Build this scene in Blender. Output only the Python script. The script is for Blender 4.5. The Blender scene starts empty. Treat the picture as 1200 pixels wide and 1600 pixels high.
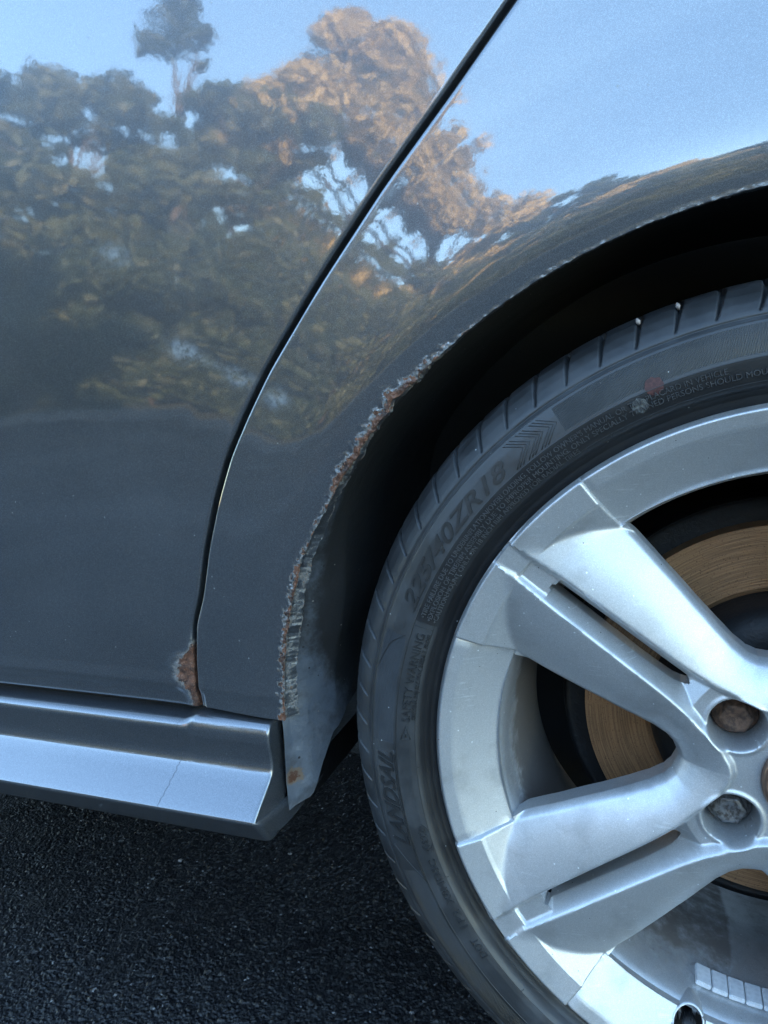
import bpy, bmesh, math, random
import numpy as np
from mathutils import Vector, Matrix

# ------------------------------------------------------------------ camera, sky, sun, exposure
SC = bpy.context.scene
COL = SC.collection
H = 0.314                                   # height of the wheel centre above the ground
cam_d = bpy.data.cameras.new('camera'); cam = bpy.data.objects.new('camera', cam_d); COL.objects.link(cam)
cam_d.sensor_fit = 'VERTICAL'; cam_d.sensor_height = 24.0; cam_d.lens = 24.0 * 1149.8 / 1600.0
cam_d.clip_start = 0.02; cam_d.clip_end = 2000
Rv = Vector((0.93759896, 0.34259281, -0.05948414)); Uv = Vector((-0.00399166, 0.18166308, 0.98335273))
Fv = Vector((-0.34769565, 0.92175305, -0.17169463))
cam.matrix_world = Matrix(((Rv.x, Uv.x, -Fv.x, -0.0945465), (Rv.y, Uv.y, -Fv.y, -0.4752172),
                           (Rv.z, Uv.z, -Fv.z, 0.2677368 + H), (0, 0, 0, 1)))
SC.camera = cam
SUN_EL = 11.0
SUN_DIR = Vector((0.60, 0.80, 0)).normalized() * math.cos(math.radians(SUN_EL)) + Vector((0, 0, math.sin(math.radians(SUN_EL))))
world = bpy.data.worlds.new('World'); SC.world = world; world.use_nodes = True
wn = world.node_tree; bg = wn.nodes['Background']
sky = wn.nodes.new('ShaderNodeTexSky'); sky.sky_type = 'NISHITA'; sky.sun_disc = False
sky.sun_elevation = math.radians(SUN_EL); sky.sun_rotation = math.atan2(SUN_DIR.x, SUN_DIR.y)
sky.air_density = 1.0; sky.dust_density = 0.1; sky.ozone_density = 1.7
wn.links.new(sky.outputs[0], bg.inputs[0]); bg.inputs[1].default_value = 0.15
sun_d = bpy.data.lights.new('sun', 'SUN'); sun_d.energy = 4.0; sun_d.angle = math.radians(0.5); sun_d.color = (1.0, 0.73, 0.46)
sun = bpy.data.objects.new('sun', sun_d); COL.objects.link(sun)
sun.rotation_euler = SUN_DIR.to_track_quat('Z', 'Y').to_euler()
SC.view_settings.view_transform = 'Standard'; SC.view_settings.look = 'None'
SC.view_settings.exposure = 3.55; SC.view_settings.gamma = 1.0; SC.view_settings.use_curve_mapping = False
SC.render.engine = 'CYCLES'

# ------------------------------------------------------------------ helpers
rng = np.random.default_rng(7)
def sstep(a, b, x):
    t = np.clip((np.asarray(x, float) - a) / (b - a), 0, 1); return t * t * (3 - 2 * t)
def _hash(ix, iy, s):
    h = (ix.astype(np.int64) * 374761393 + iy.astype(np.int64) * 668265263 + s * 974634777) & 0xffffffff
    h = ((h ^ (h >> 13)) * 1274126177) & 0xffffffff
    return ((h ^ (h >> 16)) & 0xffff) / 65535.0
def noise(x, y, s=0):
    x = np.asarray(x, float); y = np.asarray(y, float); x, y = np.broadcast_arrays(x, y)
    ix = np.floor(x); iy = np.floor(y); fx = x - ix; fy = y - iy
    fx = fx * fx * (3 - 2 * fx); fy = fy * fy * (3 - 2 * fy)
    a = _hash(ix, iy, s); b = _hash(ix + 1, iy, s); c = _hash(ix, iy + 1, s); d = _hash(ix + 1, iy + 1, s)
    return (a * (1 - fx) + b * fx) * (1 - fy) + (c * (1 - fx) + d * fx) * fy
def fbm(x, y, s=0, o=4):
    v = 0; amp = .5; t = 0
    for k in range(o):
        v = v + amp * noise(np.asarray(x) * 2 ** k, np.asarray(y) * 2 ** k, s + k); t += amp; amp *= .5
    return v / t
def tag(o, label=None, cat=None, group=None, kind=None):
    if label: o['label'] = label
    if cat: o['category'] = cat
    if group: o['group'] = group
    if kind: o['kind'] = kind
    return o
def empty(name, loc=(0, 0, 0), parent=None):
    o = bpy.data.objects.new(name, None); COL.objects.link(o); o.location = loc; o.empty_display_size = .1
    if parent: o.parent = parent
    return o
def mesh_obj(name, V, F, mat, parent=None, smooth=True, attrs=None, mats=None, midx=None):
    """V (n,3); F (m,4) or (m,3) array or list of lists"""
    me = bpy.data.meshes.new(name)
    V = np.asarray(V, np.float32)
    if isinstance(F, np.ndarray):
        m, k = F.shape
        me.vertices.add(len(V)); me.vertices.foreach_set('co', V.ravel())
        me.loops.add(m * k); me.loops.foreach_set('vertex_index', F.astype(np.int32).ravel())
        me.polygons.add(m); me.polygons.foreach_set('loop_start', np.arange(0, m * k, k, dtype=np.int32))
        me.polygons.foreach_set('loop_total', np.full(m, k, np.int32))
        me.update(calc_edges=True)
    else:
        me.from_pydata([tuple(v) for v in V], [], [tuple(f) for f in F]); me.update()
    if smooth: me.polygons.foreach_set('use_smooth', np.ones(len(me.polygons), bool))
    for k, a in (attrs or {}).items():
        at = me.attributes.new(k, 'FLOAT', 'POINT'); at.data.foreach_set('value', np.asarray(a, np.float32).ravel())
    if mat: me.materials.append(mat)
    o = bpy.data.objects.new(name, me); COL.objects.link(o)
    if parent: o.parent = parent
    return o
def grid_faces(ni, nj, wrap=False, flip=False, keep=None):
    i = np.arange(ni - 1)[:, None]; j = np.arange(nj if wrap else nj - 1)[None, :]
    jn = (j + 1) % nj
    a = i * nj + j; b = (i + 1) * nj + j; c = (i + 1) * nj + jn; d = i * nj + jn
    Fq = np.stack([a, b, c, d] if not flip else [a, d, c, b], -1)
    if keep is not None: return Fq[keep]
    return Fq.reshape(-1, 4)
def lathe(name, prof, n, mat, parent=None, flip=False, attrs=False, a0=0.0, a1=360.0, center=(0, 0), smooth=True):
    """profile of (y, r) around the wheel axis"""
    prof = np.asarray(prof, float); full = abs(a1 - a0) >= 360
    th = np.radians(np.linspace(a0, a1, n, endpoint=not full))
    y = prof[:, 0][:, None] + 0 * th; r = prof[:, 1][:, None] + 0 * th
    V = np.stack([center[0] - r * np.cos(th), y, center[1] + H + r * np.sin(th)], -1).reshape(-1, 3)
    at = None
    if attrs: at = {'rad': r.ravel(), 'ang': (np.degrees(th)[None] + 0 * r).ravel()}
    return mesh_obj(name, V, grid_faces(len(prof), n, wrap=full, flip=flip), mat, parent, smooth, at)
def resample(P, n):
    P = np.asarray(P, float); d = np.r_[0, np.cumsum(np.linalg.norm(np.diff(P, axis=0), axis=1))]
    # Catmull-Rom through the points
    t = np.linspace(0, len(P) - 1, n); k = np.clip(t.astype(int), 0, len(P) - 2); f = (t - k)[:, None]
    p0 = P[np.maximum(k - 1, 0)]; p1 = P[k]; p2 = P[k + 1]; p3 = P[np.minimum(k + 2, len(P) - 1)]
    return .5 * ((2 * p1) + (-p0 + p2) * f + (2 * p0 - 5 * p1 + 4 * p2 - p3) * f ** 2 + (-p0 + 3 * p1 - 3 * p2 + p3) * f ** 3)
def tube_arrays(pts, rad, n=8):
    pts = [Vector(p) for p in pts]; V = []; F = []
    if not hasattr(rad, '__len__'): rad = [rad] * len(pts)
    for i, p in enumerate(pts):
        t = (pts[min(i + 1, len(pts) - 1)] - pts[max(i - 1, 0)]).normalized()
        u = t.orthogonal().normalized() if i == 0 else (u - t * u.dot(t)).normalized()
        w = t.cross(u)
        for k in range(n):
            q = 2 * math.pi * k / n; V.append(p + (u * math.cos(q) + w * math.sin(q)) * rad[i])
    for i in range(len(pts) - 1):
        for k in range(n):
            F.append((i * n + k, i * n + (k + 1) % n, (i + 1) * n + (k + 1) % n, (i + 1) * n + k))
    F.append(tuple(range(n))[::-1]); F.append(tuple((len(pts) - 1) * n + k for k in range(n)))
    return V, F

# ------------------------------------------------------------------ materials
def new_mat(name):
    m = bpy.data.materials.new(name); m.use_nodes = True
    return m, m.node_tree, m.node_tree.nodes['Principled BSDF']
def nd(nt, t, **kw):
    n = nt.nodes.new(t)
    for k, v in kw.items():
        if isinstance(v, (int, float, tuple, str, bool)) and hasattr(n, k): setattr(n, k, v)
    return n
def setin(nt, node, key, v):
    s = node.inputs[key]
    if isinstance(v, bpy.types.NodeSocket): nt.links.new(v, s)
    else: s.default_value = v
def ramp(nt, x, p0, p1, c0=0.0, c1=1.0):
    r = nt.nodes.new('ShaderNodeMapRange'); r.interpolation_type = 'SMOOTHSTEP'
    setin(nt, r, 0, x); setin(nt, r, 1, p0); setin(nt, r, 2, p1); setin(nt, r, 3, c0); setin(nt, r, 4, c1)
    return r.outputs[0]
def math_(nt, op, a, b=0.0, clamp=False):
    m = nt.nodes.new('ShaderNodeMath'); m.operation = op; m.use_clamp = clamp
    setin(nt, m, 0, a); setin(nt, m, 1, b); return m.outputs[0]
def mixc(nt, f, a, b):
    m = nt.nodes.new('ShaderNodeMix'); m.data_type = 'RGBA'
    setin(nt, m, 0, f)
    for i, v in ((6, a), (7, b)):
        if isinstance(v, tuple): v = v if len(v) == 4 else (*v, 1)
        setin(nt, m, i, v)
    return m.outputs[2]
def coords(nt): return nt.nodes.new('ShaderNodeTexCoord').outputs['Object']
def noise_n(nt, co, scale, detail=3.0, rough=.55, out=0):
    n = nt.nodes.new('ShaderNodeTexNoise'); nt.links.new(co, n.inputs['Vector'])
    n.inputs['Scale'].default_value = scale; n.inputs['Detail'].default_value = detail; n.inputs['Roughness'].default_value = rough
    return n.outputs[out]
def voro(nt, co, scale, feature='F1', out=0, rand=1.0):
    n = nt.nodes.new('ShaderNodeTexVoronoi'); n.feature = feature; nt.links.new(co, n.inputs['Vector'])
    n.inputs['Scale'].default_value = scale; n.inputs['Randomness'].default_value = rand
    return n.outputs[out]
def attr(nt, name):
    n = nt.nodes.new('ShaderNodeAttribute'); n.attribute_name = name; return n.outputs['Fac']
def bump(nt, h, strength, dist, prev=None):
    b = nt.nodes.new('ShaderNodeBump'); setin(nt, b, 'Height', h); b.inputs['Strength'].default_value = strength
    b.inputs['Distance'].default_value = dist
    if prev is not None: nt.links.new(prev, b.inputs['Normal'])
    return b.outputs[0]
def mul_col(nt, c, f):
    m = nt.nodes.new('ShaderNodeMix'); m.data_type = 'RGBA'; m.blend_type = 'MULTIPLY'; m.inputs[0].default_value = 1
    setin(nt, m, 6, c if not isinstance(c, tuple) else (*c, 1))
    cb = nt.nodes.new('ShaderNodeCombineColor')
    for i in range(3): setin(nt, cb, i, f)
    nt.links.new(cb.outputs[0], m.inputs[7]); return m.outputs[2]

def make_paint(name, rustable=True):
    m, nt, b = new_mat(name)
    co = coords(nt)
    flake = voro(nt, co, 3600.0, out=1)
    sep = nt.nodes.new('ShaderNodeSeparateColor'); nt.links.new(flake, sep.inputs[0])
    fl = sep.outputs[0]
    base = mixc(nt, math_(nt, 'POWER', fl, 2.5), (0.078, 0.085, 0.095), (0.175, 0.188, 0.208))
    # dried water marks and road film
    film = ramp(nt, noise_n(nt, co, 9.0, 5.0, .6), .35, .75)
    speck_d = voro(nt, co, 190.0); spc = voro(nt, co, 190.0, out=1)
    s2 = nt.nodes.new('ShaderNodeSeparateColor'); nt.links.new(spc, s2.inputs[0])
    speck = math_(nt, 'MULTIPLY', math_(nt, 'LESS_THAN', speck_d, .11), math_(nt, 'GREATER_THAN', s2.outputs[1], .955))
    smudge = math_(nt, 'MULTIPLY', attr(nt, 'smudge'), ramp(nt, noise_n(nt, co, 160.0, 6.0, .7), .3, .7))
    scr = nt.nodes.new('ShaderNodeTexNoise'); mp = nt.nodes.new('ShaderNodeMapping')
    mp.inputs['Rotation'].default_value = (0, .5, 0); mp.inputs['Scale'].default_value = (14, 14, 700)
    nt.links.new(co, mp.inputs[0]); nt.links.new(mp.outputs[0], scr.inputs['Vector']); scr.inputs['Scale'].default_value = 1
    scratch = math_(nt, 'MULTIPLY', ramp(nt, scr.outputs[0], .72, .76), .12)
    dust = math_(nt, 'ADD', math_(nt, 'MULTIPLY', film, .05), math_(nt, 'ADD', speck, math_(nt, 'ADD', math_(nt, 'MULTIPLY', smudge, 1.0), scratch)), clamp=True)
    col = mixc(nt, dust, base, (0.27, 0.285, 0.285))
    n1 = bump(nt, noise_n(nt, co, 300.0, 2.0), .03, .0003)         # orange peel
    n1 = bump(nt, noise_n(nt, co, 13.0, 2.0), 1.0, .0004, n1)      # slight waviness of the pressed sheet
    n2 = bump(nt, fl, .10, .0002)
    rough = mixr(nt, dust, .36, .75)
    if rustable:
        ra = attr(nt, 'rust')
        nz = noise_n(nt, co, 330.0, 6.0, .68); nz2 = noise_n(nt, co, 90.0, 4.0, .6)
        rv = math_(nt, 'ADD', ra, math_(nt, 'MULTIPLY', math_(nt, 'SUBTRACT', nz, .5), .9))
        prim = ramp(nt, rv, .44, .56)                                # pale primer and bare edge round the rust
        rust = ramp(nt, rv, .60, .72)
        rcol = mixc(nt, ramp(nt, nz2, .38, .62), (0.15, 0.060, 0.030), (0.028, 0.014, 0.010))
        rcol = mixc(nt, ramp(nt, noise_n(nt, co, 700.0, 3.0), .55, .7), rcol, (0.26, 0.13, 0.08))
        col = mixc(nt, math_(nt, 'MULTIPLY', prim, .62), col, (0.19, 0.170, 0.145)); col = mixc(nt, rust, col, rcol)
        both = math_(nt, 'MAXIMUM', prim, rust)
        rough = mixr(nt, both, rough, .75)
        wear = math_(nt, 'MAXIMUM', both, dust)
        setin(nt, b, 'Metallic', mixr(nt, wear, .72, 0.0))
        setin(nt, b, 'Coat Weight', mixr(nt, wear, 1.0, 0.15))
        n3 = bump(nt, nz, .9, .0016, n2)
        mx = nt.nodes.new('ShaderNodeMix'); mx.data_type = 'VECTOR'; setin(nt, mx, 0, ramp(nt, ra, .12, .5))
        nt.links.new(n2, mx.inputs[4]); nt.links.new(n3, mx.inputs[5])
        nt.links.new(mx.outputs[1], b.inputs['Normal'])
        mc = nt.nodes.new('ShaderNodeMix'); mc.data_type = 'VECTOR'; setin(nt, mc, 0, ramp(nt, ra, .12, .5))
        nt.links.new(n1, mc.inputs[4]); nt.links.new(n3, mc.inputs[5])
        nt.links.new(mc.outputs[1], b.inputs['Coat Normal'])
    else:
        b.inputs['Metallic'].default_value = .72; b.inputs['Coat Weight'].default_value = 1.0
        nt.links.new(n2, b.inputs['Normal']); nt.links.new(n1, b.inputs['Coat Normal'])
    setin(nt, b, 'Base Color', col); setin(nt, b, 'Roughness', rough)
    b.inputs['Coat Roughness'].default_value = .034; b.inputs['Coat IOR'].default_value = 1.95
    b.inputs['Specular IOR Level'].default_value = .5
    return m
def mixr(nt, f, a, b):
    m = nt.nodes.new('ShaderNodeMix'); m.data_type = 'FLOAT'; setin(nt, m, 0, f); setin(nt, m, 2, a); setin(nt, m, 3, b)
    return m.outputs[0]
def simple(name, col, rough=.5, metal=0.0, var=.3, scale=60.0, bmp=0.0, bscale=400.0, bdist=.001, coat=0.0, col2=None):
    m, nt, b = new_mat(name); co = coords(nt)
    nz = noise_n(nt, co, scale, 5.0, .6)
    c2 = col2 or tuple(c * (1 - var) for c in col)
    setin(nt, b, 'Base Color', mixc(nt, ramp(nt, nz, .35, .65), col, c2))
    b.inputs['Roughness'].default_value = rough; b.inputs['Metallic'].default_value = metal
    b.inputs['Coat Weight'].default_value = coat
    if bmp: nt.links.new(bump(nt, noise_n(nt, co, bscale, 4.0, .65), bmp, bdist), b.inputs['Normal'])
    return m

M_PAINT = make_paint('grey_metallic_paint')
M_SILL = make_paint('grey_metallic_sill_paint', False)
def make_silver():
    m, nt, b = new_mat('silver_wheel_paint'); co = coords(nt)
    fl = voro(nt, co, 3400.0, out=1); sep = nt.nodes.new('ShaderNodeSeparateColor'); nt.links.new(fl, sep.inputs[0])
    base = mixc(nt, math_(nt, 'POWER', sep.outputs[0], 2.0), (0.48, 0.487, 0.490), (0.66, 0.667, 0.672))
    d = noise_n(nt, co, 26.0, 6.0, .65)
    base = mixc(nt, ramp(nt, d, .48, .72, 0, .45), base, (0.30, 0.30, 0.30))
    # scuffs, pits and white scratches gathered in patches
    sd = voro(nt, co, 240.0); sc = voro(nt, co, 240.0, out=1); s2 = nt.nodes.new('ShaderNodeSeparateColor'); nt.links.new(sc, s2.inputs[0])
    pit = math_(nt, 'MULTIPLY', math_(nt, 'LESS_THAN', sd, .15), math_(nt, 'GREATER_THAN', s2.outputs[0], .93))
    pitd = math_(nt, 'MULTIPLY', math_(nt, 'LESS_THAN', sd, .10), math_(nt, 'GREATER_THAN', s2.outputs[2], .97))
    mp = nt.nodes.new('ShaderNodeMapping'); mp.inputs['Rotation'].default_value = (0, .9, 0); mp.inputs['Scale'].default_value = (40, 60, 600)
    nt.links.new(co, mp.inputs[0])
    ns = nt.nodes.new('ShaderNodeTexNoise'); nt.links.new(mp.outputs[0], ns.inputs['Vector']); ns.inputs['Scale'].default_value = 1; ns.inputs['Detail'].default_value = 3
    patch = ramp(nt, noise_n(nt, co, 34.0, 3.0), .55, .68)
    scr = math_(nt, 'MULTIPLY', ramp(nt, ns.outputs[0], .60, .64), patch)
    wh = math_(nt, 'ADD', pit, math_(nt, 'MULTIPLY', scr, .35), clamp=True)
    base = mixc(nt, wh, base, (0.85, 0.87, 0.88)); base = mixc(nt, pitd, base, (.05, .05, .05))
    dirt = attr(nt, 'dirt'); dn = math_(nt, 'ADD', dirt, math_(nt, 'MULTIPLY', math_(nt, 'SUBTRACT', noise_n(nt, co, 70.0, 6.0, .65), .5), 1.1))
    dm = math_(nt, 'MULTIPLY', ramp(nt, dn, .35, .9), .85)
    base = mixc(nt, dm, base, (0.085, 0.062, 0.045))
    setin(nt, b, 'Base Color', base)
    setin(nt, b, 'Metallic', mixr(nt, dm, .78, .1)); setin(nt, b, 'Roughness', mixr(nt, dm, .46, .7))
    b.inputs['Coat Weight'].default_value = .25; b.inputs['Coat Roughness'].default_value = .18
    n = bump(nt, sep.outputs[0], .12, .0002); n = bump(nt, noise_n(nt, co, 500.0, 3.0), .07, .0005, n)
    n = bump(nt, wh, .3, .0003, n)
    nt.links.new(n, b.inputs['Normal']); return m
M_SILVER = make_silver()
def make_rubber():
    m, nt, b = new_mat('tyre_rubber'); co = coords(nt)
    dust = ramp(nt, noise_n(nt, co, 30.0, 6.0, .65), .35, .75)
    col = mixc(nt, math_(nt, 'MULTIPLY', dust, .6), (0.019, 0.020, 0.021), (0.060, 0.064, 0.068))
    sd = voro(nt, co, 260.0); sc = voro(nt, co, 260.0, out=1); s2 = nt.nodes.new('ShaderNodeSeparateColor'); nt.links.new(sc, s2.inputs[0])
    pit = math_(nt, 'MULTIPLY', math_(nt, 'LESS_THAN', sd, .12), math_(nt, 'GREATER_THAN', s2.outputs[0], .975))
    col = mixc(nt, math_(nt, 'MULTIPLY', attr(nt, 'clean'), .85), col, (0.007, 0.007, 0.008))
    col = mixc(nt, pit, col, (.45, .46, .46))
    setin(nt, b, 'Base Color', col); setin(nt, b, 'Roughness', mixr(nt, dust, .42, .62))
    b.inputs['Specular IOR Level'].default_value = .6
    # fine radial hatching moulded into the sidewall band
    hz = math_(nt, 'MULTIPLY', math_(nt, 'SINE', math_(nt, 'MULTIPLY', attr(nt, 'ang'), 37.0)), attr(nt, 'hatch'))
    n = bump(nt, hz, .8, .00035); n = bump(nt, noise_n(nt, co, 500.0, 4.0, .6), .18, .0005, n)
    nt.links.new(n, b.inputs['Normal']); return m
M_RUB = make_rubber()
M_RUB2 = simple('moulded_rubber_letters', (.022, .0225, .023), .42, 0, .3, 200, .1)
M_RUB3 = simple('small_raised_letters', (.075, .077, .080), .38, 0, .5, 400, .1)
M_RUBD = simple('tyre_tread_rubber', (.016, .016, .017), .6)
M_BLACK = simple('black_plastic', (.004, .004, .005), .6, 0, .3, 60, .4, 200, .002)
M_GLOSSBLK = simple('black_gloss_plastic', (.012, .012, .013), .28)
M_SEAL = simple('door_seal_rubber', (.008, .008, .009), .45)
M_RED = simple('faded_red_dot_paint', (.085, .026, .022), .6, 0, .55, 500)
M_GREYDOT = simple('grey_chalk_dot_paint', (.12, .125, .12), .7, 0, .5, 600)
M_BOLT = simple('rusty_bolt_steel', (.13, .075, .05), .65, .4, .5, 300, .6, 600, .001, 0, (.05, .03, .022))
M_BOLT2 = simple('dull_bolt_steel', (.22, .22, .22), .45, .8, .5, 300, .4, 600, .001, 0, (.07, .06, .055))
M_LEAD = simple('grey_wheel_weight', (.66, .67, .68), .5, .15, .15, 300, .3, 500, .0005)
M_COPPER = simple('bronze_cap_ring', (.30, .19, .14), .35, .8)
M_CAPNAVY = simple('dark_navy_cap_face', (.010, .014, .035), .15, 0, .2, 60, 0, 1, 1, 1.0)
M_GLASS = simple('tinted_window_glass', (.01, .012, .014), .05, 0, .1, 5, 0, 1, 1, 1.0)
M_BARK = simple('bark', (.11, .085, .065), .9, 0, .5, 14, .6, 30, .02)
def make_disc():
    m, nt, b = new_mat('rusty_brake_disc'); co = coords(nt)
    rr = attr(nt, 'rad'); an = attr(nt, 'ang')
    cb = nt.nodes.new('ShaderNodeCombineXYZ'); setin(nt, cb, 0, math_(nt, 'MULTIPLY', rr, 900.0)); setin(nt, cb, 1, math_(nt, 'MULTIPLY', an, .05))
    g = nt.nodes.new('ShaderNodeTexNoise'); nt.links.new(cb.outputs[0], g.inputs['Vector']); g.inputs['Scale'].default_value = 1; g.inputs['Detail'].default_value = 4
    spk = noise_n(nt, co, 900.0, 3.0, .7)
    c = mixc(nt, ramp(nt, g.outputs[0], .35, .65), (0.50, 0.275, 0.135), (0.30, 0.165, 0.085))
    c = mixc(nt, ramp(nt, spk, .60, .66, 0, .7), c, (0.03, 0.02, 0.015))
    setin(nt, b, 'Base Color', c); b.inputs['Metallic'].default_value = .55; b.inputs['Roughness'].default_value = .45
    n = bump(nt, g.outputs[0], .4, .0006); nt.links.new(n, b.inputs['Normal']); return m
M_DISC = make_disc()
def make_liner():
    m, nt, b = new_mat('dusty_wheelhouse_metal'); co = coords(nt)
    d = ramp(nt, noise_n(nt, co, 45.0, 6.0, .7), .45, .7); dp = attr(nt, 'deep_shade')
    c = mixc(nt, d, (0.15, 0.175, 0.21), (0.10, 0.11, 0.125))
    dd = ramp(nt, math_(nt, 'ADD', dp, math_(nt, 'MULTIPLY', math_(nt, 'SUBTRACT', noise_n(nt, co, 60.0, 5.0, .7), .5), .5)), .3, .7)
    c = mixc(nt, dd, c, (0.010, 0.010, 0.010))  # wheel well shade painted in, fading to near black
    sd = voro(nt, co, 200.0); sc = voro(nt, co, 200.0, out=1); s2 = nt.nodes.new('ShaderNodeSeparateColor'); nt.links.new(sc, s2.inputs[0])
    pit = math_(nt, 'MULTIPLY', math_(nt, 'LESS_THAN', sd, .22), math_(nt, 'GREATER_THAN', s2.outputs[0], .93))
    c = mixc(nt, math_(nt, 'MULTIPLY', pit, .8), c, (.010, .010, .010))
    pl = math_(nt, 'MULTIPLY', math_(nt, 'LESS_THAN', sd, .14), math_(nt, 'GREATER_THAN', s2.outputs[1], .96))
    c = mixc(nt, math_(nt, 'MULTIPLY', pl, .5), c, (.35, .30, .25))
    ra = math_(nt, 'ADD', attr(nt, 'rust'), math_(nt, 'MULTIPLY', math_(nt, 'SUBTRACT', noise_n(nt, co, 150.0, 6.0, .75), .5), 1.9))
    c = mixc(nt, ramp(nt, ra, .40, .75, 0, .85), c, (.22, .16, .11)); c = mixc(nt, ramp(nt, ra, .8, 1.1), c, (.13, .06, .035))
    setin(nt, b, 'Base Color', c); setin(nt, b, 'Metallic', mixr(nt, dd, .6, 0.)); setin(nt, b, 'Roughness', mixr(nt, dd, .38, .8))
    b.inputs['Coat Weight'].default_value = 0.25; b.inputs['Coat Roughness'].default_value = .2
    nt.links.new(bump(nt, noise_n(nt, co, 130.0, 5.0, .65), .35, .002), b.inputs['Normal']); return m
M_LINER = make_liner()
def make_asphalt(name, fine):
    m, nt, b = new_mat(name); co = coords(nt)
    v = voro(nt, co, 300.0, out=1); s = nt.nodes.new('ShaderNodeSeparateColor'); nt.links.new(v, s.inputs[0])
    c = mixc(nt, math_(nt, 'POWER', s.outputs[0], 3.0), (0.005, 0.005, 0.006), (0.034, 0.033, 0.032))
    if fine: c = mixc(nt, math_(nt, 'GREATER_THAN', attr(nt, 'pale'), .5), c, (0.16, 0.155, 0.15))
    else: c = mixc(nt, ramp(nt, noise_n(nt, co, 1.3, 4.0), .4, .7), c, (0.06, 0.06, 0.06))
    c = mixc(nt, ramp(nt, noise_n(nt, co, 9.0, 4.0), .55, .8, 0, .5), c, (0.005, 0.005, 0.006))
    setin(nt, b, 'Base Color', c); b.inputs['Roughness'].default_value = .48; b.inputs['Specular IOR Level'].default_value = .35
    n = bump(nt, voro(nt, co, 330.0), .5, .002); n = bump(nt, noise_n(nt, co, 1100.0, 4.0), .5, .0008, n)
    nt.links.new(n, b.inputs['Normal']); return m
M_ASPH = make_asphalt('fine_asphalt', True); M_ASPH2 = make_asphalt('asphalt_beyond', False)
M_KERB = simple('concrete_kerb', (.17, .165, .16), .85, 0, .3, 8, .5, 60, .004)
M_SOIL = simple('lawn_soil', (.045, .055, .025), .95, 0, .5, 2, .6, 30, .02)
def leaf_mat(name, c1, c2, c3=None):
    m, nt, b = new_mat(name); oi = nt.nodes.new('ShaderNodeAttribute'); oi.attribute_name = 'tint'
    c = mixc(nt, oi.outputs['Fac'], c1, c2)
    setin(nt, b, 'Base Color', c); b.inputs['Roughness'].default_value = .6
    tr = nt.nodes.new('ShaderNodeBsdfTranslucent'); setin(nt, tr, 0, c); mx = nt.nodes.new('ShaderNodeMixShader')
    mx.inputs[0].default_value = .15; nt.links.new(b.outputs[0], mx.inputs[1]); nt.links.new(tr.outputs[0], mx.inputs[2])
    nt.links.new(mx.outputs[0], nt.nodes['Material Output'].inputs[0]); return m
L_DARK = leaf_mat('dark_leaves', (.020, .034, .018), (.045, .062, .030))
L_MID = leaf_mat('mid_leaves', (.030, .048, .020), (.085, .090, .036))
L_WARM = leaf_mat('warm_sunlit_leaves', (.24, .19, .08), (.52, .40, .19))  # warm tone of the low sun painted into the leaf colour

# ------------------------------------------------------------------ ground and surroundings
def plane(name, x0, x1, y0, y1, z, mat, kind='structure', n=1):
    xs = np.linspace(x0, x1, n + 1); ys = np.linspace(y0, y1, n + 1); X, Y = np.meshgrid(xs, ys, indexing='ij')
    V = np.stack([X, Y, X * 0 + z], -1).reshape(-1, 3)
    return tag(mesh_obj(name, V, grid_faces(n + 1, n + 1, flip=False), mat), kind=kind)
plane('ground', -400, 400, -400, 400, -0.012, M_SOIL)
plane('driveway', -30, 30, -7.0, 14, -0.008, M_ASPH2)
def asphalt_patch():
    x0, x1, y0, y1, d = -1.04, -0.10, -0.10, 0.54, 0.001
    xs = np.arange(x0, x1, d); ys = np.arange(y0, y1, d); nx, ny = len(xs), len(ys)
    Z = np.full((nx, ny), -0.006, np.float32) + (fbm(xs[:, None] * 14, ys[None] * 14, 5, 3) * .002).astype(np.float32)
    P = np.zeros((nx, ny), np.float32)
    for sz, cnt in ((.0026, 6000), (.0019, 30000), (.0013, 70000)):
        cx = rng.uniform(x0, x1, cnt); cy = rng.uniform(y0, y1, cnt); rr = sz * rng.uniform(.7, 1.25, cnt); h = rr * rng.uniform(.25, .75, cnt)
        el = rng.uniform(.6, 1.0, cnt); an = rng.uniform(0, math.pi, cnt); pale = rng.random(cnt) < (.022 if sz < .0015 else .004)
        tx = rng.normal(0, .25, cnt); ty = rng.normal(0, .25, cnt)
        k = int(math.ceil(sz * 1.25 / d)); off = np.arange(-k, k + 1)
        ci = ((cx - x0) / d).astype(int); cj = ((cy - y0) / d).astype(int)
        for oi in off:
            for oj in off:
                I = ci + oi; J = cj + oj; ok = (I >= 0) & (I < nx) & (J >= 0) & (J < ny)
                I2 = I[ok]; J2 = J[ok]
                dx = x0 + I2 * d - cx[ok]; dy = y0 + J2 * d - cy[ok]
                u = (dx * np.cos(an[ok]) + dy * np.sin(an[ok])) / rr[ok]; v = (-dx * np.sin(an[ok]) + dy * np.cos(an[ok])) / (rr[ok] * el[ok])
                q = 1 - (u * u + v * v) ** 1.6
                zz = -0.005 + h[ok] * np.clip(q, 0, 1) ** .5 + dx * tx[ok] + dy * ty[ok]; good = q > 0
                I3, J3, zg, pg = I2[good], J2[good], zz[good], pale[ok][good]
                up = zg > Z[I3, J3]
                Z[I3[up], J3[up]] = zg[up]; P[I3[up], J3[up]] = pg[up]
    X, Y = np.meshgrid(xs, ys, indexing='ij')
    V = np.stack([X, Y, Z - .001], -1).reshape(-1, 3)
    return tag(mesh_obj('asphalt', V, grid_faces(nx, ny), M_ASPH, None, True, {'pale': P}), kind='structure')
asphalt_patch()
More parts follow.
